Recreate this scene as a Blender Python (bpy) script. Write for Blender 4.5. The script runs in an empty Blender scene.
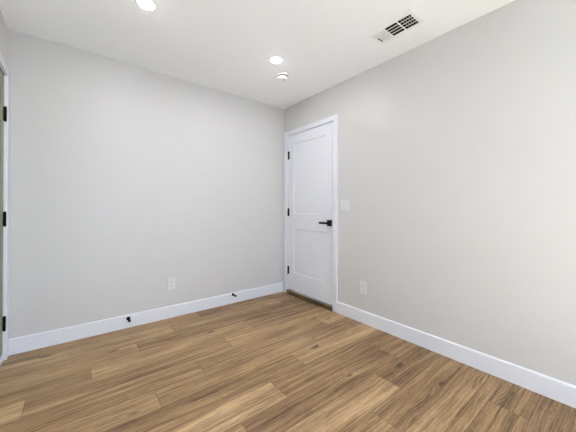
import bpy, bmesh, math, random
from mathutils import Matrix, Vector

S = bpy.context.scene
COL = S.collection
PI = math.pi

# ------------------------------------------------------------------ camera
F_PX, YAW, PITCH, ROLL = 269.41, 0.66839, 0.00094, 0.00392
EYE = Vector((-2.1992, -2.8776, 1.1017))
V0 = 208.75
fw = Vector((math.sin(YAW) * math.cos(PITCH), math.cos(YAW) * math.cos(PITCH), math.sin(PITCH)))
rt = Vector((math.cos(YAW), -math.sin(YAW), 0))
up = rt.cross(fw)
rt2 = rt * math.cos(ROLL) + up * math.sin(ROLL)
up2 = -rt * math.sin(ROLL) + up * math.cos(ROLL)
cam_data = bpy.data.cameras.new('camera')
cam_data.sensor_width = 36.0
cam_data.lens = F_PX / 576 * 36
cam_data.shift_y = -(216 - V0) / 576
cam_data.clip_start = 0.02
cam = bpy.data.objects.new('camera', cam_data)
COL.objects.link(cam)
M = Matrix((rt2, up2, -fw)).transposed().to_4x4()
M.translation = EYE
cam.matrix_world = M
S.camera = cam

# ------------------------------------------------------------------ world, exposure, window light
EXPOSURE = 0.27
SKY = (0.72, 0.83, 1.0)
SKY_STRENGTH = 5.4
GROUND = (0.60, 0.80, 1.0)
GROUND_STRENGTH = 1.2
LAMP_STRENGTH = 255.0
LAMP_COLOR = (1.0, 0.96, 0.98)
FILL_SUN_STRENGTH = 198.0
sun = bpy.data.lights.new('sun', 'SUN')
sun.energy = FILL_SUN_STRENGTH
sun.angle = math.radians(2.0)
sun.color = (0.485, 0.695, 1.0)
fill_sun_o = bpy.data.objects.new('sun', sun)
COL.objects.link(fill_sun_o)
fill_sun_o.rotation_euler = (math.radians(36), 0, 0)   # added unseen sunlight: its floor bounce behind the viewer brightens the ceiling
world = bpy.data.worlds.new('sky_and_ground_fill')
S.world = world
world.use_nodes = True
wn = world.node_tree
bg = wn.nodes['Background']
w_tc = wn.nodes.new('ShaderNodeTexCoord')           # pale sky over an added ground colour that lights the room from below
w_sp = wn.nodes.new('ShaderNodeSeparateXYZ')
w_mr = wn.nodes.new('ShaderNodeMapRange')
w_mr.inputs['From Min'].default_value, w_mr.inputs['From Max'].default_value = -0.04, 0.04
w_mx = wn.nodes.new('ShaderNodeMix')
w_mx.data_type = 'RGBA'
w_mx.inputs[6].default_value = (*[c * GROUND_STRENGTH for c in GROUND], 1)
w_mx.inputs[7].default_value = (*[c * SKY_STRENGTH for c in SKY], 1)
wn.links.new(w_tc.outputs['Generated'], w_sp.inputs[0])
wn.links.new(w_sp.outputs[2], w_mr.inputs['Value'])
wn.links.new(w_mr.outputs[0], w_mx.inputs[0])
wn.links.new(w_mx.outputs[2], bg.inputs['Color'])
bg.inputs['Strength'].default_value = 1.0
S.view_settings.view_transform = 'Standard'
S.view_settings.look = 'None'
S.view_settings.gamma = 1.0
S.view_settings.use_curve_mapping = False
S.view_settings.exposure = EXPOSURE
S.cycles.max_bounces = 24
S.cycles.diffuse_bounces = 16
S.cycles.use_denoising = True
S.cycles.sample_clamp_indirect = 0.0

# room: the far corner is the origin, the back wall runs along y = 0 to x = -W, the right wall along x = 0
H, W, D = 2.44, 2.6014, 4.80
WIN = (-2.48, -0.90, 0.20, 2.30)          # window in the near wall behind the viewer: x0, x1, z0, z1
WIN_FILL = (-4.55, -3.05, 0.40, 2.25)         # unseen window added in the right wall to light the left side: y0, y1, z0, z1


def portal(w, h, loc, rot):
    pl = bpy.data.lights.new('window_portal', 'AREA')
    pl.shape = 'RECTANGLE'
    pl.size, pl.size_y = w, h
    pl.cycles.is_portal = True
    po = bpy.data.objects.new('window_portal', pl)
    COL.objects.link(po)
    po.location, po.rotation_euler = loc, rot


portal(WIN[1] - WIN[0], WIN[3] - WIN[2], ((WIN[0] + WIN[1]) / 2, -D - 0.10, (WIN[2] + WIN[3]) / 2), (PI / 2, 0, 0))
portal(WIN_FILL[1] - WIN_FILL[0], WIN_FILL[3] - WIN_FILL[2], (0.10, (WIN_FILL[0] + WIN_FILL[1]) / 2, (WIN_FILL[2] + WIN_FILL[3]) / 2), (PI / 2, 0, PI / 2))


# ------------------------------------------------------------------ helpers
def tag(o, label=None, cat=None, group=None, kind=None):
    if label: o['label'] = label
    if cat: o['category'] = cat
    if group: o['group'] = group
    if kind: o['kind'] = kind
    return o


def obj(name, bm, mat, parent=None, smooth=False, loc=None):
    me = bpy.data.meshes.new(name)
    bmesh.ops.recalc_face_normals(bm, faces=bm.faces)
    bm.to_mesh(me)
    bm.free()
    for p in me.polygons:
        p.use_smooth = smooth
    me.materials.append(mat)
    o = bpy.data.objects.new(name, me)
    COL.objects.link(o)
    if parent: o.parent = parent
    if loc: o.location = loc
    return o


def empty(name, loc, rz=0.0):
    o = bpy.data.objects.new(name, None)
    COL.objects.link(o)
    o.location = loc
    o.rotation_euler = (0, 0, rz)
    o.empty_display_size = 0.05
    return o


def box(bm, x0, x1, y0, y1, z0, z1, bevel=0.0, seg=1):
    r = bmesh.ops.create_cube(bm, size=1.0)
    vs = r['verts']
    for v in vs:
        v.co = Vector((x0 + (v.co.x + .5) * (x1 - x0), y0 + (v.co.y + .5) * (y1 - y0), z0 + (v.co.z + .5) * (z1 - z0)))
    if bevel > 0:
        es = list({e for v in vs for e in v.link_edges})
        bmesh.ops.bevel(bm, geom=es, offset=bevel, segments=seg, affect='EDGES', profile=0.5)
    return bm


def lathe(bm, prof, axis='Z', n=40, origin=(0, 0, 0)):
    """revolve (radius, height) points about an axis"""
    rings = []
    o = Vector(origin)
    for r, h in prof:
        ring = []
        m = 1 if r < 1e-6 else n
        for i in range(m):
            a = 2 * PI * i / n
            c, s = r * math.cos(a), r * math.sin(a)
            co = {'Z': (c, s, h), 'X': (h, c, s), 'Y': (c, h, s)}[axis]
            ring.append(bm.verts.new(o + Vector(co)))
        rings.append(ring)
    for a, b in zip(rings, rings[1:]):
        for i in range(n):
            q = []
            for v in (a[i % len(a)], a[(i + 1) % len(a)], b[(i + 1) % len(b)], b[i % len(b)]):
                if v not in q: q.append(v)
            if len(q) > 2: bm.faces.new(q)
    for ring in (rings[0], rings[-1]):
        if len(ring) > 2: bm.faces.new(ring)
    return bm


# ------------------------------------------------------------------ materials
def srgb(r, g, b):
    f = lambda c: c / 12.92 if c <= .04045 else ((c + .055) / 1.055) ** 2.4
    return (f(r / 255), f(g / 255), f(b / 255), 1)


def simple(name, col, rough=0.5, spec=0.5, metal=0.0, bump=0.0, bump_scale=200.0, mottle=0.0):
    m = bpy.data.materials.new(name)
    m.use_nodes = True
    nt = m.node_tree
    b = nt.nodes['Principled BSDF']
    b.inputs['Base Color'].default_value = col
    b.inputs['Roughness'].default_value = rough
    b.inputs['Specular IOR Level'].default_value = spec
    b.inputs['Metallic'].default_value = metal
    if bump or mottle:
        tc = nt.nodes.new('ShaderNodeTexCoord')
        nz = nt.nodes.new('ShaderNodeTexNoise')
        nz.inputs['Scale'].default_value = bump_scale
        nz.inputs['Detail'].default_value = 3
        nt.links.new(tc.outputs['Object'], nz.inputs['Vector'])
        if bump:
            bp = nt.nodes.new('ShaderNodeBump')
            bp.inputs['Strength'].default_value = bump
            bp.inputs['Distance'].default_value = 0.001
            nt.links.new(nz.outputs['Fac'], bp.inputs['Height'])
            nt.links.new(bp.outputs['Normal'], b.inputs['Normal'])
        if mottle:
            hs = nt.nodes.new('ShaderNodeHueSaturation')
            hs.inputs['Color'].default_value = col
            mr = nt.nodes.new('ShaderNodeMapRange')
            mr.inputs['To Min'].default_value = 1 - mottle
            mr.inputs['To Max'].default_value = 1 + mottle
            nt.links.new(nz.outputs['Fac'], mr.inputs['Value'])
            nt.links.new(mr.outputs['Result'], hs.inputs['Value'])
            nt.links.new(hs.outputs['Color'], b.inputs['Base Color'])
    return m


M_WALL = simple('wall_paint', (0.600, 0.600, 0.602, 1), 0.38, 0.32, bump=0.12, bump_scale=240)
M_CEIL = simple('ceiling_paint', (0.905, 0.925, 0.955, 1), 0.75, 0.3, bump=0.15, bump_scale=260)
M_TRIM = simple('trim_paint', (0.74, 0.77, 0.83, 1), 0.32, 0.45, bump=0.03, bump_scale=120)
M_GREEN = simple('sage_door_paint', srgb(128, 136, 108), 0.45, 0.4, bump=0.05, bump_scale=150)
M_BLACK = simple('black_metal', (0.003, 0.003, 0.0035, 1), 0.5, 0.15, bump=0.05, bump_scale=300)
M_RUBBER = simple('black_rubber', (0.005, 0.005, 0.005, 1), 0.7, 0.2, bump=0.05, bump_scale=300)
M_PLASTIC = simple('white_plastic', (0.69, 0.69, 0.70, 1), 0.3, 0.5, bump=0.02, bump_scale=200)
M_DETECTOR = simple('detector_plastic', (0.88, 0.88, 0.88, 1), 0.35, 0.5, bump=0.02, bump_scale=200)
M_SLOT = simple('dark_slot', (0.03, 0.03, 0.03, 1), 0.7, 0.2, bump=0.05)
M_VENT = simple('vent_enamel', (0.86, 0.87, 0.88, 1), 0.35, 0.4, bump=0.02)
M_FIN_SHADE = simple('vent_fin_shade', (0.60, 0.60, 0.60, 1), 0.4, 0.4, bump=0.02)  # darker copy of the vent enamel, shade on the tilted fins painted in
M_DUCT = simple('duct_shade', (0.012, 0.012, 0.012, 1), 0.9, 0.1, bump=0.1)  # near black: the shade inside the duct is put into its colour
M_GAP_SHADE = simple('door_gap_shade', (0.02, 0.02, 0.02, 1), 0.8, 0.2, bump=0.1)  # shade of the door gap put into the colour


def emissive(name, col, strength):
    m = bpy.data.materials.new(name)
    m.use_nodes = True
    nt = m.node_tree
    nt.nodes.clear()
    e = nt.nodes.new('ShaderNodeEmission')
    e.inputs['Color'].default_value = (*col, 1)
    e.inputs['Strength'].default_value = strength
    out = nt.nodes.new('ShaderNodeOutputMaterial')
    nt.links.new(e.outputs[0], out.inputs['Surface'])
    return m


M_LAMP = emissive('lamp_lens', LAMP_COLOR, LAMP_STRENGTH)


def glass_mat():
    m = bpy.data.materials.new('window_glass')
    m.use_nodes = True
    nt = m.node_tree
    nt.nodes.clear()
    t = nt.nodes.new('ShaderNodeBsdfTransparent')
    g = nt.nodes.new('ShaderNodeBsdfGlossy')
    g.inputs['Roughness'].default_value = 0.02
    lw = nt.nodes.new('ShaderNodeLayerWeight')
    lw.inputs['Blend'].default_value = 0.5
    p5 = nt.nodes.new('ShaderNodeMath')
    p5.operation = 'POWER'
    p5.inputs[1].default_value = 5.0
    nt.links.new(lw.outputs['Facing'], p5.inputs[0])
    fr = nt.nodes.new('ShaderNodeMath')
    fr.operation = 'MULTIPLY_ADD'
    fr.inputs[1].default_value, fr.inputs[2].default_value = 0.9, 0.04
    nt.links.new(p5.outputs[0], fr.inputs[0])
    mx = nt.nodes.new('ShaderNodeMixShader')
    out = nt.nodes.new('ShaderNodeOutputMaterial')
    nt.links.new(fr.outputs[0], mx.inputs[0])
    nt.links.new(t.outputs[0], mx.inputs[1])
    nt.links.new(g.outputs[0], mx.inputs[2])
    nt.links.new(mx.outputs[0], out.inputs['Surface'])
    return m


M_GLASS = glass_mat()


class NT:
    """small shorthand for node building"""
    def __init__(self, nt): self.nt = nt
    def n(self, t, **kw):
        nd = self.nt.nodes.new(t)
        for k, v in kw.items(): setattr(nd, k, v)
        return nd
    def l(self, a, b): self.nt.links.new(a, b)
    def math(self, op, a, b=None, c=None, clamp=False):
        nd = self.n('ShaderNodeMath', operation=op, use_clamp=clamp)
        for i, v in enumerate((a, b, c)):
            if v is None: continue
            if isinstance(v, (int, float)): nd.inputs[i].default_value = v
            else: self.l(v, nd.inputs[i])
        return nd.outputs[0]
    def vec(self, x, y, z):
        nd = self.n('ShaderNodeCombineXYZ')
        for i, v in enumerate((x, y, z)):
            if isinstance(v, (int, float)): nd.inputs[i].default_value = v
            else: self.l(v, nd.inputs[i])
        return nd.outputs[0]
    def noise(self, v, scale=1.0, detail=4.0, rough=0.55, dist=0.0):
        nd = self.n('ShaderNodeTexNoise')
        self.l(v, nd.inputs['Vector'])
        nd.inputs['Scale'].default_value = scale
        nd.inputs['Detail'].default_value = detail
        nd.inputs['Roughness'].default_value = rough
        nd.inputs['Distortion'].default_value = dist
        return nd.outputs['Fac']
    def smooth(self, v, a, b, lo=0.0, hi=1.0):
        nd = self.n('ShaderNodeMapRange', interpolation_type='SMOOTHSTEP')
        self.l(v, nd.inputs['Value'])
        for k, x in (('From Min', a), ('From Max', b), ('To Min', lo), ('To Max', hi)):
            nd.inputs[k].default_value = x
        return nd.outputs['Result']
    def mix(self, f, a, b):
        nd = self.n('ShaderNodeMix', data_type='RGBA')
        if isinstance(f, (int, float)): nd.inputs[0].default_value = f
        else: self.l(f, nd.inputs[0])
        for i, v in ((6, a), (7, b)):
            if isinstance(v, tuple): nd.inputs[i].default_value = v
            else: self.l(v, nd.inputs[i])
        return nd.outputs[2]


PL_L, PL_W = 1.215, 0.183


def wood_floor_mat():
    m = bpy.data.materials.new('oak_planks')
    m.use_nodes = True
    t = NT(m.node_tree)
    bsdf = m.node_tree.nodes['Principled BSDF']
    uv = t.n('ShaderNodeUVMap', uv_map='plank').outputs[0]
    sp = t.n('ShaderNodeSeparateXYZ')
    t.l(uv, sp.inputs[0])
    u, v = sp.outputs[0], sp.outputs[1]                       # metres along and across one plank
    tone = t.n('ShaderNodeAttribute', attribute_name='tone').outputs['Fac']
    seed = t.n('ShaderNodeAttribute', attribute_name='seed').outputs['Fac']
    so = t.math('MULTIPLY', seed, 53.0)
    us = t.math('ADD', u, so)
    # slow warp makes the grain wander and close into cathedral arches
    warp = t.noise(t.vec(t.math('MULTIPLY', us, 1.7), t.math('MULTIPLY', v, 5.5), so), 1.0, 2.0, 0.5)
    wr = t.math('MULTIPLY_ADD', t.math('SUBTRACT', warp, 0.5), 0.22, v)
    wv = t.math('MULTIPLY_ADD', t.math('SUBTRACT', warp, 0.5), 0.045, v)
    rings = t.math('MULTIPLY_ADD', t.math('SINE', t.math('MULTIPLY', wr, 460.0)), 0.5, 0.5)
    arch_mask = t.smooth(t.noise(t.vec(t.math('MULTIPLY', us, 1.3), t.math('MULTIPLY', v, 6.0), t.math('ADD', so, 9.0)), 1.0, 1.0), 0.54, 0.70)
    streak = t.noise(t.vec(t.math('MULTIPLY', us, 1.7), t.math('MULTIPLY', wv, 70.0), so), 1.0, 6.0, 0.68)
    broad = t.noise(t.vec(t.math('MULTIPLY', us, 1.1), t.math('MULTIPLY', wv, 19.0), t.math('ADD', so, 3.0)), 1.0, 3.0, 0.55)
    blotch = t.noise(t.vec(t.math('MULTIPLY', us, 2.2), t.math('MULTIPLY', v, 7.0), t.math('ADD', so, 21.0)), 1.0, 2.0, 0.5)
    pores = t.noise(t.vec(t.math('MULTIPLY', us, 22.0), t.math('MULTIPLY', wv, 300.0), so), 1.0, 2.0, 0.6)
    dash = t.smooth(t.noise(t.vec(t.math('MULTIPLY', us, 4.5), t.math('MULTIPLY', wv, 120.0), t.math('ADD', so, 5.0)), 1.0, 2.0, 0.6), 0.58, 0.74)
    f = t.math('MULTIPLY_ADD', t.math('SUBTRACT', broad, 0.5), 0.72, 0.50)
    f = t.math('MULTIPLY_ADD', t.math('SUBTRACT', streak, 0.5), 1.55, f)
    f = t.math('MULTIPLY_ADD', t.math('SUBTRACT', blotch, 0.5), 0.55, f)
    f = t.math('MULTIPLY_ADD', t.math('SUBTRACT', pores, 0.5), 0.60, f)
    f = t.math('MULTIPLY_ADD', t.math('MULTIPLY', t.math('SUBTRACT', rings, 0.55), arch_mask), 0.30, f)
    f = t.math('MULTIPLY_ADD', dash, -0.34, f)
    f = t.math('ADD', f, t.math('MULTIPLY', t.math('SUBTRACT', tone, 0.46), 0.62))
    ramp = t.n('ShaderNodeValToRGB')
    t.l(f, ramp.inputs[0])
    cr = ramp.color_ramp
    stops = ((0.0, (0.082, 0.043, 0.021, 1)), (0.30, (0.215, 0.127, 0.062, 1)),
             (0.62, (0.378, 0.243, 0.122, 1)), (1.0, (0.63, 0.435, 0.235, 1)))
    cr.elements[0].position, cr.elements[0].color = stops[0]
    cr.elements[1].position, cr.elements[1].color = stops[-1]
    for p, c in stops[1:-1]:
        e = cr.elements.new(p)
        e.color = c
    col = ramp.outputs[0]
    # knots: sparse dark spots drawn out along the grain
    vo = t.n('ShaderNodeTexVoronoi')
    t.l(t.vec(t.math('MULTIPLY', us, 3.3), t.math('MULTIPLY', t.math('ADD', wv, so), 10.5), so), vo.inputs['Vector'])
    vo.inputs['Scale'].default_value = 1.0
    kr = t.n('ShaderNodeSeparateColor')
    t.l(vo.outputs['Color'], kr.inputs[0])
    size = t.math('MULTIPLY', t.smooth(kr.outputs[0], 0.50, 1.0), 0.27)
    knot = t.math('SUBTRACT', 1.0, t.smooth(t.math('DIVIDE', vo.outputs['Distance'], t.math('ADD', size, 0.001)), 0.25, 1.0))
    col = t.mix(t.math('MULTIPLY', knot, 0.85), col, (0.075, 0.036, 0.016, 1))
    # plank joints
    eu = t.math('MINIMUM', u, t.math('SUBTRACT', PL_L, u))
    ev = t.math('MINIMUM', v, t.math('SUBTRACT', PL_W, v))
    ed = t.math('MINIMUM', eu, ev)
    seam = t.math('SUBTRACT', 1.0, t.smooth(ed, 0.0008, 0.0026))
    col = t.mix(t.math('MULTIPLY', seam, 0.55), col, (0.075, 0.045, 0.026, 1))
    t.l(col, bsdf.inputs['Base Color'])
    t.l(t.smooth(streak, 0.2, 0.8, 0.50, 0.42), bsdf.inputs['Roughness'])
    bsdf.inputs['Specular IOR Level'].default_value = 0.35
    bp = t.n('ShaderNodeBump')
    bp.inputs['Strength'].default_value = 0.25
    bp.inputs['Distance'].default_value = 0.001
    t.l(t.math('SUBTRACT', t.math('ADD', pores, streak), t.math('MULTIPLY', seam, 2.0)), bp.inputs['Height'])
    t.l(bp.outputs[0], bsdf.inputs['Normal'])
    return m


def sill_wood_mat():
    m = bpy.data.materials.new('stained_sill_wood')
    m.use_nodes = True
    t = NT(m.node_tree)
    bsdf = m.node_tree.nodes['Principled BSDF']
    tc = t.n('ShaderNodeTexCoord')
    sp = t.n('ShaderNodeSeparateXYZ')
    t.l(tc.outputs['Object'], sp.inputs[0])
    n = t.noise(t.vec(t.math('MULTIPLY', sp.outputs[0], 60.0), t.math('MULTIPLY', sp.outputs[1], 4.0), t.math('MULTIPLY', sp.outputs[2], 60.0)), 1.0, 4.0)
    col = t.mix(t.smooth(n, 0.3, 0.7), (0.062, 0.039, 0.018, 1), (0.155, 0.102, 0.050, 1))
    t.l(col, bsdf.inputs['Base Color'])
    bsdf.inputs['Roughness'].default_value = 0.33
    return m


# ------------------------------------------------------------------ floor: one laid surface of separate planks, each face with its own tone
def build_floor():
    rnd = random.Random(11)
    tones = {}                                                # (row, col) -> tone where the photo shows it
    bm = bmesh.new()
    uvl = bm.loops.layers.uv.new('plank')
    fl_t = bm.faces.layers.float.new('tone')
    fl_s = bm.faces.layers.float.new('seed')
    X0, X1, Y0, Y1 = -W - 0.12, 0.12, -D - 0.12, 0.12
    for row in range(-5, 24):
        y1 = -0.544 - PL_W * row + 0.0
        y0 = y1 - PL_W
        if y1 < Y0 or y0 > Y1: continue
        off = -0.897 - 0.3075 * row
        for c in range(-12, 14):
            x0 = off + PL_L * c
            x1 = x0 + PL_L
            if x1 < X0 or x0 > X1: continue
            a, b = max(x0, X0), min(x1, X1)
            p, q = max(y0, Y0), min(y1, Y1)
            if b - a < 1e-4 or q - p < 1e-4: continue
            vs = [bm.verts.new((x, y, 0)) for x, y in ((a, p), (b, p), (b, q), (a, q))]
            f = bm.faces.new(vs)
            key = (row, round((x0 + 0.897 + 0.3075 * row) / PL_L))
            f[fl_t] = PLANK_TONES.get(key, rnd.uniform(0.25, 0.75))
            f[fl_s] = rnd.random()
            for lp in f.loops:
                lp[uvl].uv = (lp.vert.co.x - x0, lp.vert.co.y - y0)
    # subfloor under the planks
    box(bm, X0, X1, Y0, Y1, -0.06, -0.012)
    me = bpy.data.meshes.new('floor')
    bm.to_mesh(me)
    bm.free()
    me.materials.append(wood_floor_mat())
    o = bpy.data.objects.new('floor', me)
    COL.objects.link(o)
    return tag(o, 'brown oak plank floor running across the whole room', 'floor', kind='structure')


PLANK_TONES = {(-1, -2): .68, (-1, -1): .34, (0, -1): .74, (0, 0): .32, (1, -2): .84, (1, -1): .44, (1, 0): .76,
               (2, -1): .54, (2, 0): .50, (3, -1): .62, (3, 0): .52, (3, 1): .40, (4, 0): .44, (4, 1): .84,
               (5, 0): .78, (5, 1): .34, (5, 2): .56, (6, 0): .5, (6, 1): .28, (6, 2): .38, (7, 1): .72, (7, 2): .30,
               (8, 1): .46, (8, 2): .34, (9, 1): .5, (9, 2): .50, (10, 2): .34, (10, 3): .26, (11, 2): .26, (11, 3): .24}
build_floor()

# ------------------------------------------------------------------ walls and ceiling
T = 0.12
OP0, OP1, OPH = -0.085, -0.892, 2.062       # door openings in both side walls: y from, y to, height


def side_wall(name, x0, x1, label, win=None):
    bm = bmesh.new()
    box(bm, x0, x1, OP0, 0.0, 0, H)
    box(bm, x0, x1, OP1, OP0, OPH, H)
    if win:
        box(bm, x0, x1, win[1], OP1, 0, H)
        box(bm, x0, x1, -D, win[0], 0, H)
        box(bm, x0, x1, win[0], win[1], 0, win[2])
        box(bm, x0, x1, win[0], win[1], win[3], H)
    else:
        box(bm, x0, x1, -D, OP1, 0, H)
    return tag(obj(name, bm, M_WALL), label, 'wall', kind='structure')


side_wall('wall_right', 0, T, 'pale grey wall with the white panelled door, light switch and ceiling vent above', WIN_FILL)
side_wall('wall_left', -W - T, -W, 'pale grey wall at the left edge holding the sage green door')
bm = bmesh.new()
box(bm, -W - T, T, 0, T, 0, H)
tag(obj('wall_back', bm, M_WALL), 'plain pale grey wall with two black door stops along its foot', 'wall', kind='structure')
bm = bmesh.new()
box(bm, -W - T, T, -D - T, -D, 0, WIN[2])
box(bm, -W - T, T, -D - T, -D, WIN[3], H)
box(bm, -W - T, WIN[0], -D - T, -D, WIN[2], WIN[3])
box(bm, WIN[1], T, -D - T, -D, WIN[2], WIN[3])
tag(obj('wall_near', bm, M_WALL), 'pale grey wall with the window, behind the viewer', 'wall', kind='structure')

LIGHTS = [(-1.838, -0.915), (-0.787, -0.910), (-1.838, -4.15), (-0.787, -4.15)]
VENT = (-0.345, -1.800)
bm = bmesh.new()
hx0, hx1, hy0, hy1 = VENT[0] - 0.070, VENT[0] + 0.070, VENT[1] - 0.150, VENT[1] + 0.150     # duct hole
box(bm, -W - T, hx0, -D - T, T, H, H + 0.1)
box(bm, hx1, T, -D - T, T, H, H + 0.1)
box(bm, hx0, hx1, -D - T, hy0, H, H + 0.1)
box(bm, hx0, hx1, hy1, T, H, H + 0.1)
tag(obj('ceiling', bm, M_CEIL), 'flat white ceiling with recessed lights', 'ceiling', kind='structure')


# baseboards: tall flat board with a small eased top edge
def baseboard(name, along, a, b, face, sign, label):
    """board from a to b along an axis, its back on the wall plane 'face', standing out by 14 mm towards sign"""
    hb, tk, e = 0.119, 0.014, 0.007
    prof = [(0, 0.0), (tk, 0.0), (tk, hb - e), (tk - e * 0.5, hb - e * 0.35), (tk - e, hb), (0, hb)]
    bm = bmesh.new()
    ends = []
    for s in (a, b):
        ring = []
        for d, z in prof:
            off = face + sign * d
            ring.append(bm.verts.new((s, off, z) if along == 'x' else (off, s, z)))
        ends.append(ring)
    n = len(prof)
    for i in range(n):
        bm.faces.new((ends[0][i], ends[0][(i + 1) % n], ends[1][(i + 1) % n], ends[1][i]))
    bm.faces.new(ends[0])
    bm.faces.new(ends[1])
    return tag(obj(name, bm, M_TRIM), label, 'baseboard', kind='structure')


CAS_R = -0.954                              # outer edge of the right casing of both doors
baseboard('baseboard_back', 'x', -W + 0.0162, -0.0162, 0.0, -1, 'white baseboard along the foot of the back wall')
baseboard('baseboard_right', 'y', CAS_R, -D + 0.0, 0.0, -1, 'white baseboard along the foot of the right wall')
baseboard('baseboard_left', 'y', CAS_R, -D + 0.0, -W, 1, 'white baseboard along the foot of the left wall')
baseboard('baseboard_near', 'x', -W + 0.015, -0.015, -D, 1, 'white baseboard under the window')


# ------------------------------------------------------------------ door casing and jambs (built for the right wall, mirrored for the left)
def door_set(n, mirror, paint, label, trim_label):
    """x = 0 is the wall face, -x is the room"""
    fx = (lambda x: -W - x) if mirror else (lambda x: x)

    def B(bm, x0, x1, *r, **k):
        a, b = fx(x0), fx(x1)
        return box(bm, min(a, b), max(a, b), *r, **k)

    # casing: two legs and a head, flat stock
    bm = bmesh.new()
    ct = 0.016
    top_in, top_out = 2.060, 2.117
    B(bm, -ct, 0.0, -0.083, -0.018, 0.0, top_in, bevel=0.0015)
    B(bm, -ct, 0.0, CAS_R, -0.894, 0.0, top_in, bevel=0.0015)
    B(bm, -ct, 0.0, CAS_R, -0.018, top_in, top_out, bevel=0.0015)
    # jambs lining the opening, with the stop behind the leaf
    B(bm, 0.0005, T, -0.104, OP0, 0.0, OPH)
    B(bm, 0.0005, T, OP1, -0.873, 0.0, OPH)
    B(bm, 0.0005, T, -0.873, -0.104, 2.0575, OPH)
    B(bm, 0.040, 0.055, -0.116, -0.104, 0.0, 2.0575)
    B(bm, 0.040, 0.055, -0.873, -0.861, 0.0, 2.0575)
    B(bm, 0.040, 0.055, -0.873, -0.104, 2.045, 2.0575)
    tag(obj('trim_%d' % n, bm, M_TRIM), trim_label, 'door casing', kind='structure')

    root = empty('door_%d' % n, (0, 0, 0))
    tag(root, label, 'door', kind='structure')
    Y0, Y1, Z0, Z1 = -0.870, (-0.110 if mirror else -0.107), 0.060, (2.046 if mirror else 2.054)
    py0, py1 = -0.775, -0.210                        # panel field
    rails = [(Z0, 0.285), (0.845, 1.040), (1.935, Z1)]
    # frame of stiles and rails with sloped sticking round each panel
    bm = bmesh.new()
    x_f, x_b, rec = 0.001, 0.036, 0.009
    ys = [Y0, py0, py1, Y1]
    zs = [Z0, rails[0][1], rails[1][0], rails[1][1], rails[2][0], Z1]
    grid = {}
    for i, y in enumerate(ys):
        for j, z in enumerate(zs):
            grid[i, j] = bm.verts.new((fx(x_f), y, z))
    holes = {(1, 1), (1, 3)}
    for i in range(3):
        for j in range(5):
            q = (grid[i, j], grid[i + 1, j], grid[i + 1, j + 1], grid[i, j + 1])
            if (i, j) in holes:
                s = 0.006
                inner = []
                for (a, b), (sy, sz) in zip(((i, j), (i + 1, j), (i + 1, j + 1), (i, j + 1)), ((1, 1), (-1, 1), (-1, -1), (1, -1))):
                    c = grid[a, b].co
                    inner.append(bm.verts.new((fx(x_f + rec), c.y + sy * s, c.z + sz * s)))
                for k in range(4):
                    bm.faces.new((q[k], q[(k + 1) % 4], inner[(k + 1) % 4], inner[k]))
            else:
                bm.faces.new(q)
    # edges and back
    back = [bm.verts.new((fx(x_b), y, z)) for y, z in ((Y0, Z0), (Y1, Z0), (Y1, Z1), (Y0, Z1))]
    bm.faces.new(back)
    rim = [grid[i, 0] for i in range(4)]
    bm.faces.new(rim + [back[1], back[0]])
    bm.faces.new([grid[i, 5] for i in range(4)] + [back[2], back[3]])
    bm.faces.new([grid[0, j] for j in range(6)] + [back[3], back[0]])
    bm.faces.new([grid[3, j] for j in range(6)] + [back[2], back[1]])
    obj('leaf', bm, paint, root)
    for z0, z1 in ((rails[0][1], rails[1][0]), (rails[1][1], rails[2][0])):
        bm = bmesh.new()
        B(bm, x_f + rec, x_f + rec + 0.012, py0 + 0.0055, py1 - 0.0055, z0 + 0.0055, z1 - 0.0055)
        obj('panel', bm, paint, root)
    if mirror:  # dark strips fill the gap to draw its shaded line
        bm = bmesh.new()
        B(bm, 0.0016, 0.036, Y0, Y1, Z1, 2.0570)
        B(bm, 0.0016, 0.036, Y1, -0.1045, Z0, 2.0570)
        tag(obj('gap_strip', bm, M_GAP_SHADE, root), 'dark strip put in for the shade of the gap round the green door')
    # hinges: knuckle barrel with tips, leaf plates in the joint
    for z in (1.803, 1.060, 0.303) if not mirror else (1.775, 1.022, 0.272):
        bm = bmesh.new()
        hx, hy = fx(-0.0075), -0.1055
        hh = 0.050
        lathe(bm, [(0, z - hh - .004), (.004, z - hh - .004), (.0065, z - hh), (.0065, z + hh), (.004, z + hh + .004), (0, z + hh + .004)], n=16, origin=(hx, hy, 0))
        B(bm, -0.002, 0.0012, -0.122, -0.0895, z - hh, z + hh, bevel=0.0006)
        tag(obj('hinge', bm, M_BLACK, root, smooth=False), 'black butt hinge')
    # lever handle on a square rose
    hy, hz = -0.8335, 0.948
    hd = tag(empty('handle', (0, 0, 0)), 'black lever handle on a square rose')
    hd.parent = root
    bm = bmesh.new()
    B(bm, -0.0085, 0.001, hy - 0.0335, hy + 0.0335, hz - 0.0335, hz + 0.0335, bevel=0.0015, seg=2)
    obj('rose', bm, M_BLACK, hd)
    bm = bmesh.new()
    lathe(bm, [(0, fx(-0.008)), (.011, fx(-0.008)), (.011, fx(-0.052)), (0, fx(-0.052))], axis='X', n=20, origin=(0, hy, hz))
    B(bm, -0.059, -0.045, hy - 0.0125, hy + 0.112, hz - 0.011, hz + 0.011, bevel=0.0025, seg=2)
    obj('lever', bm, M_BLACK, hd)
    return root


door_set(1, False, M_TRIM, 'white two-panel door with a black lever handle in the right wall', 'white casing around the white door beside the corner')
door_set(2, True, M_GREEN, 'sage green door with black hinges at the left edge', 'white casing around the sage green door')

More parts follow.
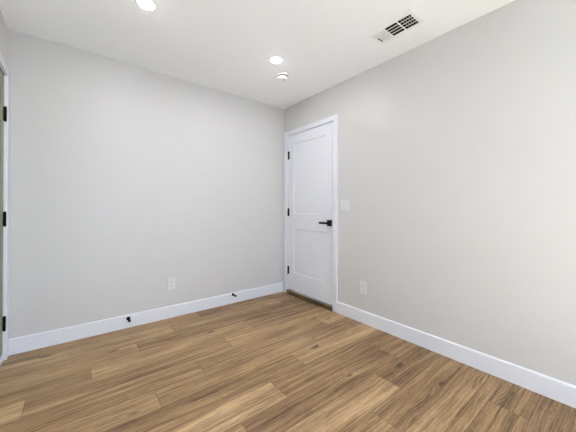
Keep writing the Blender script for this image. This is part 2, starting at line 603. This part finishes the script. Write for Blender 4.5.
# wooden saddle under the white door, light strip under the green door
M_SILL = sill_wood_mat()
bm = bmesh.new()
box(bm, 0.0, T - 0.002, -0.8700, -0.1070, 0.0, 0.050)
box(bm, -0.030, 0.0, -0.8930, -0.0990, 0.0, 0.050, bevel=0.005, seg=2)
tag(obj('door_threshold', bm, M_SILL), 'raised dark brown wooden threshold under the white door', 'threshold')
bm = bmesh.new()
box(bm, -W - T + 0.002, -W - 0.002, -0.8725, -0.1045, 0.0, 0.040, bevel=0.006, seg=2)
tag(obj('door_threshold', bm, M_TRIM), 'white threshold under the sage green door', 'threshold')

# ------------------------------------------------------------------ windows beside and behind the viewer, the side one added for its light: frame, mullion, two panes each
def window(n, width, height, loc, rz, label, glass):
    wr = empty('window_%d' % n, loc, rz)
    tag(wr, label, 'window', kind='structure')
    hw, hh = width / 2, height
    bm = bmesh.new()
    for a, b, c, d in ((-hw, -hw + .05, 0, hh), (hw - .05, hw, 0, hh), (-hw + .05, hw - .05, 0, .05), (-hw + .05, hw - .05, hh - .05, hh), (-.03, .03, .05, hh - .05)):
        box(bm, a, b, -.09, -.04, c, d, bevel=.003)
    obj('window_frame', bm, M_TRIM, wr)
    for a, b in ((-hw + .05, -.03), (.03, hw - .05)):
        bm = bmesh.new()
        box(bm, a, b, -.068, -.062, .05, hh - .05)
        obj('pane', bm, glass, wr)


GLASS_A, GLASS_B = M_GLASS, M_GLASS
window(1, WIN[1] - WIN[0], WIN[3] - WIN[2], ((WIN[0] + WIN[1]) / 2, -D, WIN[2]), 0, 'wide window in the wall behind the viewer', GLASS_A)
window(2, WIN_FILL[1] - WIN_FILL[0], WIN_FILL[3] - WIN_FILL[2], (0, (WIN_FILL[0] + WIN_FILL[1]) / 2, WIN_FILL[2]), PI / 2, 'unseen window added in the right wall to light the left side', GLASS_B)

# ------------------------------------------------------------------ recessed ceiling lights
LIGHT_LABELS = ['round recessed ceiling light nearest the green door, cut by the top edge',
                'round recessed ceiling light beside the white smoke detector',
                'round recessed ceiling light overhead behind the viewer on the left',
                'round recessed ceiling light overhead behind the viewer on the right']


def make_light(x, y, label, proto=None):
    if proto is None:
        r = empty('ceiling_light', (x, y, H))
        bm = bmesh.new()
        lathe(bm, [(.046, 0.0), (.060, 0.0), (.061, -.0012), (.059, -.0026), (.048, -.0030), (.046, -.002)], n=56)
        ring = obj('trim_ring', bm, M_VENT, r, smooth=True)
        bm = bmesh.new()
        lathe(bm, [(.0459, -.001), (.0459, -.0030)] + [(.0459 * math.cos(a), -.0030 - .0055 * math.sin(a)) for a in [i * PI / 2 / 8 for i in range(1, 8)]] + [(0, -.0125)], n=56)
        obj('diffuser', bm, M_LAMP, r, smooth=True)
    else:
        r = proto.copy()
        COL.objects.link(r)
        r.location = (x, y, H)
        for ch in proto.children:
            c = ch.copy()
            COL.objects.link(c)
            c.parent = r
    return tag(r, label, 'ceiling light', 'recessed ceiling lights')


first = make_light(*LIGHTS[0], LIGHT_LABELS[0])
for (x, y), lb in zip(LIGHTS[1:], LIGHT_LABELS[1:]):
    make_light(x, y, lb, first)

# ------------------------------------------------------------------ smoke detector
sd = tag(empty('smoke_detector', (-0.568, -0.715, H)), 'small round white smoke detector on the ceiling near the corner', 'smoke detector')
bm = bmesh.new()
lathe(bm, [(0, 0), (.060, 0), (.062, -.003), (.061, -.008), (.052, -.009), (0, -.009)], n=48)
obj('base', bm, M_DETECTOR, sd, smooth=False)
bm = bmesh.new()
lathe(bm, [(0, -.0085), (.0525, -.0085), (.0525, -.020), (0, -.020)], n=48)  # solid dark band, the shade of the vent gap put into its colour
tag(obj('grille', bm, M_SLOT, sd), 'dark band put in for the shade of the vent slot')
bm = bmesh.new()
lathe(bm, [(0, -.019), (.053, -.019), (.0545, -.023), (.052, -.031), (.040, -.038), (.020, -.041), (0, -.0415)], n=48)
obj('cover', bm, M_DETECTOR, sd, smooth=True)
bm = bmesh.new()
lathe(bm, [(0, -.030), (.010, -.030), (.010, -.0405), (.007, -.0425), (0, -.0425)], n=24, origin=(.010, -.014, 0))
tag(obj('test_button', bm, M_SLOT, sd), 'small dark test button')

# ------------------------------------------------------------------ ceiling register
VX, VY = VENT
vr = tag(empty('ceiling_vent', (VX, VY, H)), 'white rectangular ceiling vent with three louvred sections', 'vent')
vx, vy = 0.100, 0.178                        # half size of the flange
gx, gy = 0.066, 0.146                        # half size of the grid
bm = bmesh.new()
zf = -0.007


def flange(bm, a, b, c, d):
    box(bm, a, b, c, d, zf, -0.0005, bevel=0.002)


flange(bm, -vx, -gx, -vy, vy)
flange(bm, gx, vx, -vy, vy)
flange(bm, -gx, gx, -vy, -gy)
flange(bm, -gx, gx, gy, vy)
sec = [(-gy, -0.053), (-0.045, 0.047), (0.055, gy)]
flange(bm, -gx, gx, -0.053, -0.045)
flange(bm, -gx, gx, 0.047, 0.055)
obj('flange', bm, M_VENT, vr)
bm = bmesh.new()
e = 0.0685
for r_ in ((-e, -e + .001, -.148, .148, 0.0005, .18), (e - .001, e, -.148, .148, 0.0005, .18), (-e, e, -.149, -.148, 0.0005, .18),
           (-e, e, .148, .149, 0.0005, .18), (-e, e, -.149, .149, .18, .181)):
    box(bm, *r_)
tag(obj('duct_boot', bm, M_DUCT, vr), 'duct box behind the louvres with its shade put into the colour')


def fin(bm, cx, cy, length, along, width, thick, tilt, z):
    """one angled louvre blade"""
    r = bmesh.ops.create_cube(bm, size=1.0)
    rot = Matrix.Rotation(tilt, 4, 'Y' if along == 'y' else 'X')
    for v in r['verts']:
        q = Vector((v.co.x * thick, v.co.y * length, v.co.z * width)) if along == 'y' else Vector((v.co.x * length, v.co.y * thick, v.co.z * width))
        v.co = rot @ q + Vector((cx, cy, z))


for k, (a, b) in enumerate(sec):
    bm = bmesh.new()
    mid, ln = (a + b) / 2, b - a
    if k == 0:                                   # open blades with a row of vanes across
        for i in range(1, 4):
            fin(bm, -gx + i * 2 * gx / 4, mid, ln, 'y', 0.0055, 0.0015, PI / 2, -0.004)
        for i in range(1, 5):
            fin(bm, 0, a + i * ln / 5, 2 * gx, 'x', 0.0015, 0.0012, 0.0, 0.004)
    elif k == 1:
        for i in range(1, 4):
            fin(bm, -gx + i * 2 * gx / 4, mid, ln, 'y', 0.0085, 0.0015, PI / 2 + .3, -0.003)
    else:                                        # blades turned flat towards the room
        for i in range(6):
            fin(bm, -gx + (i + .5) * 2 * gx / 6, mid - (.004 if i > 2 else 0), ln - (.008 if i > 2 else 0), 'y', 0.0212, 0.0012, PI / 2 - .12, -0.002)
    obj('louvre_section', bm, M_VENT if k != 1 else M_FIN_SHADE, vr)


# ------------------------------------------------------------------ outlets and switch
def wall_plate(name, w, h, label, cat, loc, rz, kind, group=None):
    """plate faces -y before turning"""
    r = tag(empty(name, loc, rz), label, cat, group)
    bm = bmesh.new()
    box(bm, -w / 2, w / 2, -0.0085, 0.0, -h / 2, h / 2, bevel=0.0025, seg=2)
    obj('cover_plate', bm, M_PLASTIC, r)
    if kind == 'outlet':
        for z in (-0.0195, 0.0195):
            bm = bmesh.new()
            box(bm, -0.017, 0.017, -0.0108, -0.008, z - 0.0145, z + 0.0145, bevel=0.0025, seg=2)
            f = obj('receptacle', bm, M_PLASTIC, r)
            bm = bmesh.new()
            for x0, hh2 in ((-0.0065, 0.0045), (0.0065, 0.0038)):
                box(bm, x0 - 0.0013, x0 + 0.0013, -0.0111, -0.0106, z - hh2 + 0.003, z + hh2 + 0.003)
            lathe(bm, [(0, -0.0111), (.0026, -0.0111), (.0026, -0.0106), (0, -0.0106)], axis='Y', n=14, origin=(0, 0, z - 0.0085))
            tag(obj('slots', bm, M_SLOT, f), 'dark plug slots', kind='stuff')
        bm = bmesh.new()
        lathe(bm, [(0, -0.0098), (.0025, -0.0098), (.003, -0.008), (0, -0.008)], axis='Y', n=14)
        obj('screw', bm, M_PLASTIC, r)
    else:
        for x in (-0.023, 0.023):
            bm = bmesh.new()
            pr = [(-0.008, -0.033), (-0.0150, -0.033), (-0.0105, 0.0), (-0.0125, 0.033), (-0.008, 0.033)]
            ends = [[bm.verts.new((x + s * 0.0165, y, z)) for y, z in pr] for s in (-1, 1)]
            for i in range(len(pr)):
                j = (i + 1) % len(pr)
                bm.faces.new((ends[0][i], ends[0][j], ends[1][j], ends[1][i]))
            bm.faces.new(ends[0])
            bm.faces.new(ends[1])
            obj('rocker', bm, M_PLASTIC, r)
    return r


wall_plate('wall_outlet', 0.073, 0.118, 'white duplex outlet low on the back wall, left of the corner', 'outlet', (-1.432, 0, 0.343), 0, 'outlet', 'wall outlets')
wall_plate('wall_outlet', 0.073, 0.118, 'white duplex outlet low on the right wall below the light switch', 'outlet', (0, -1.281, 0.342), -PI / 2, 'outlet', 'wall outlets')
wall_plate('light_switch', 0.117, 0.118, 'white two-rocker light switch plate beside the white door casing', 'light switch', (0, -1.052, 1.143), -PI / 2, 'switch')


# ------------------------------------------------------------------ door stops on the baseboard
def door_stop(x, z, label):
    r = tag(empty('door_stop', (x, -0.014, z)), label, 'door stop', 'baseboard door stops')
    bm = bmesh.new()
    lathe(bm, [(0, 0), (.0165, 0), (.0165, -.004), (.013, -.008), (.0065, -.012), (.0055, -.056), (0, -.056)], axis='Y', n=24)
    obj('rod', bm, M_BLACK, r, smooth=True)
    bm = bmesh.new()
    lathe(bm, [(0, -.054), (.0105, -.054), (.0115, -.058), (.0115, -.070), (.009, -.074), (0, -.075)], axis='Y', n=24)
    tag(obj('rubber_tip', bm, M_RUBBER, r, smooth=True), 'black rubber tip')
    return r


door_stop(-1.811, 0.086, 'black door stop on the baseboard, the one nearer the green door')
door_stop(-0.751, 0.102, 'black door stop on the baseboard, the one nearer the corner')
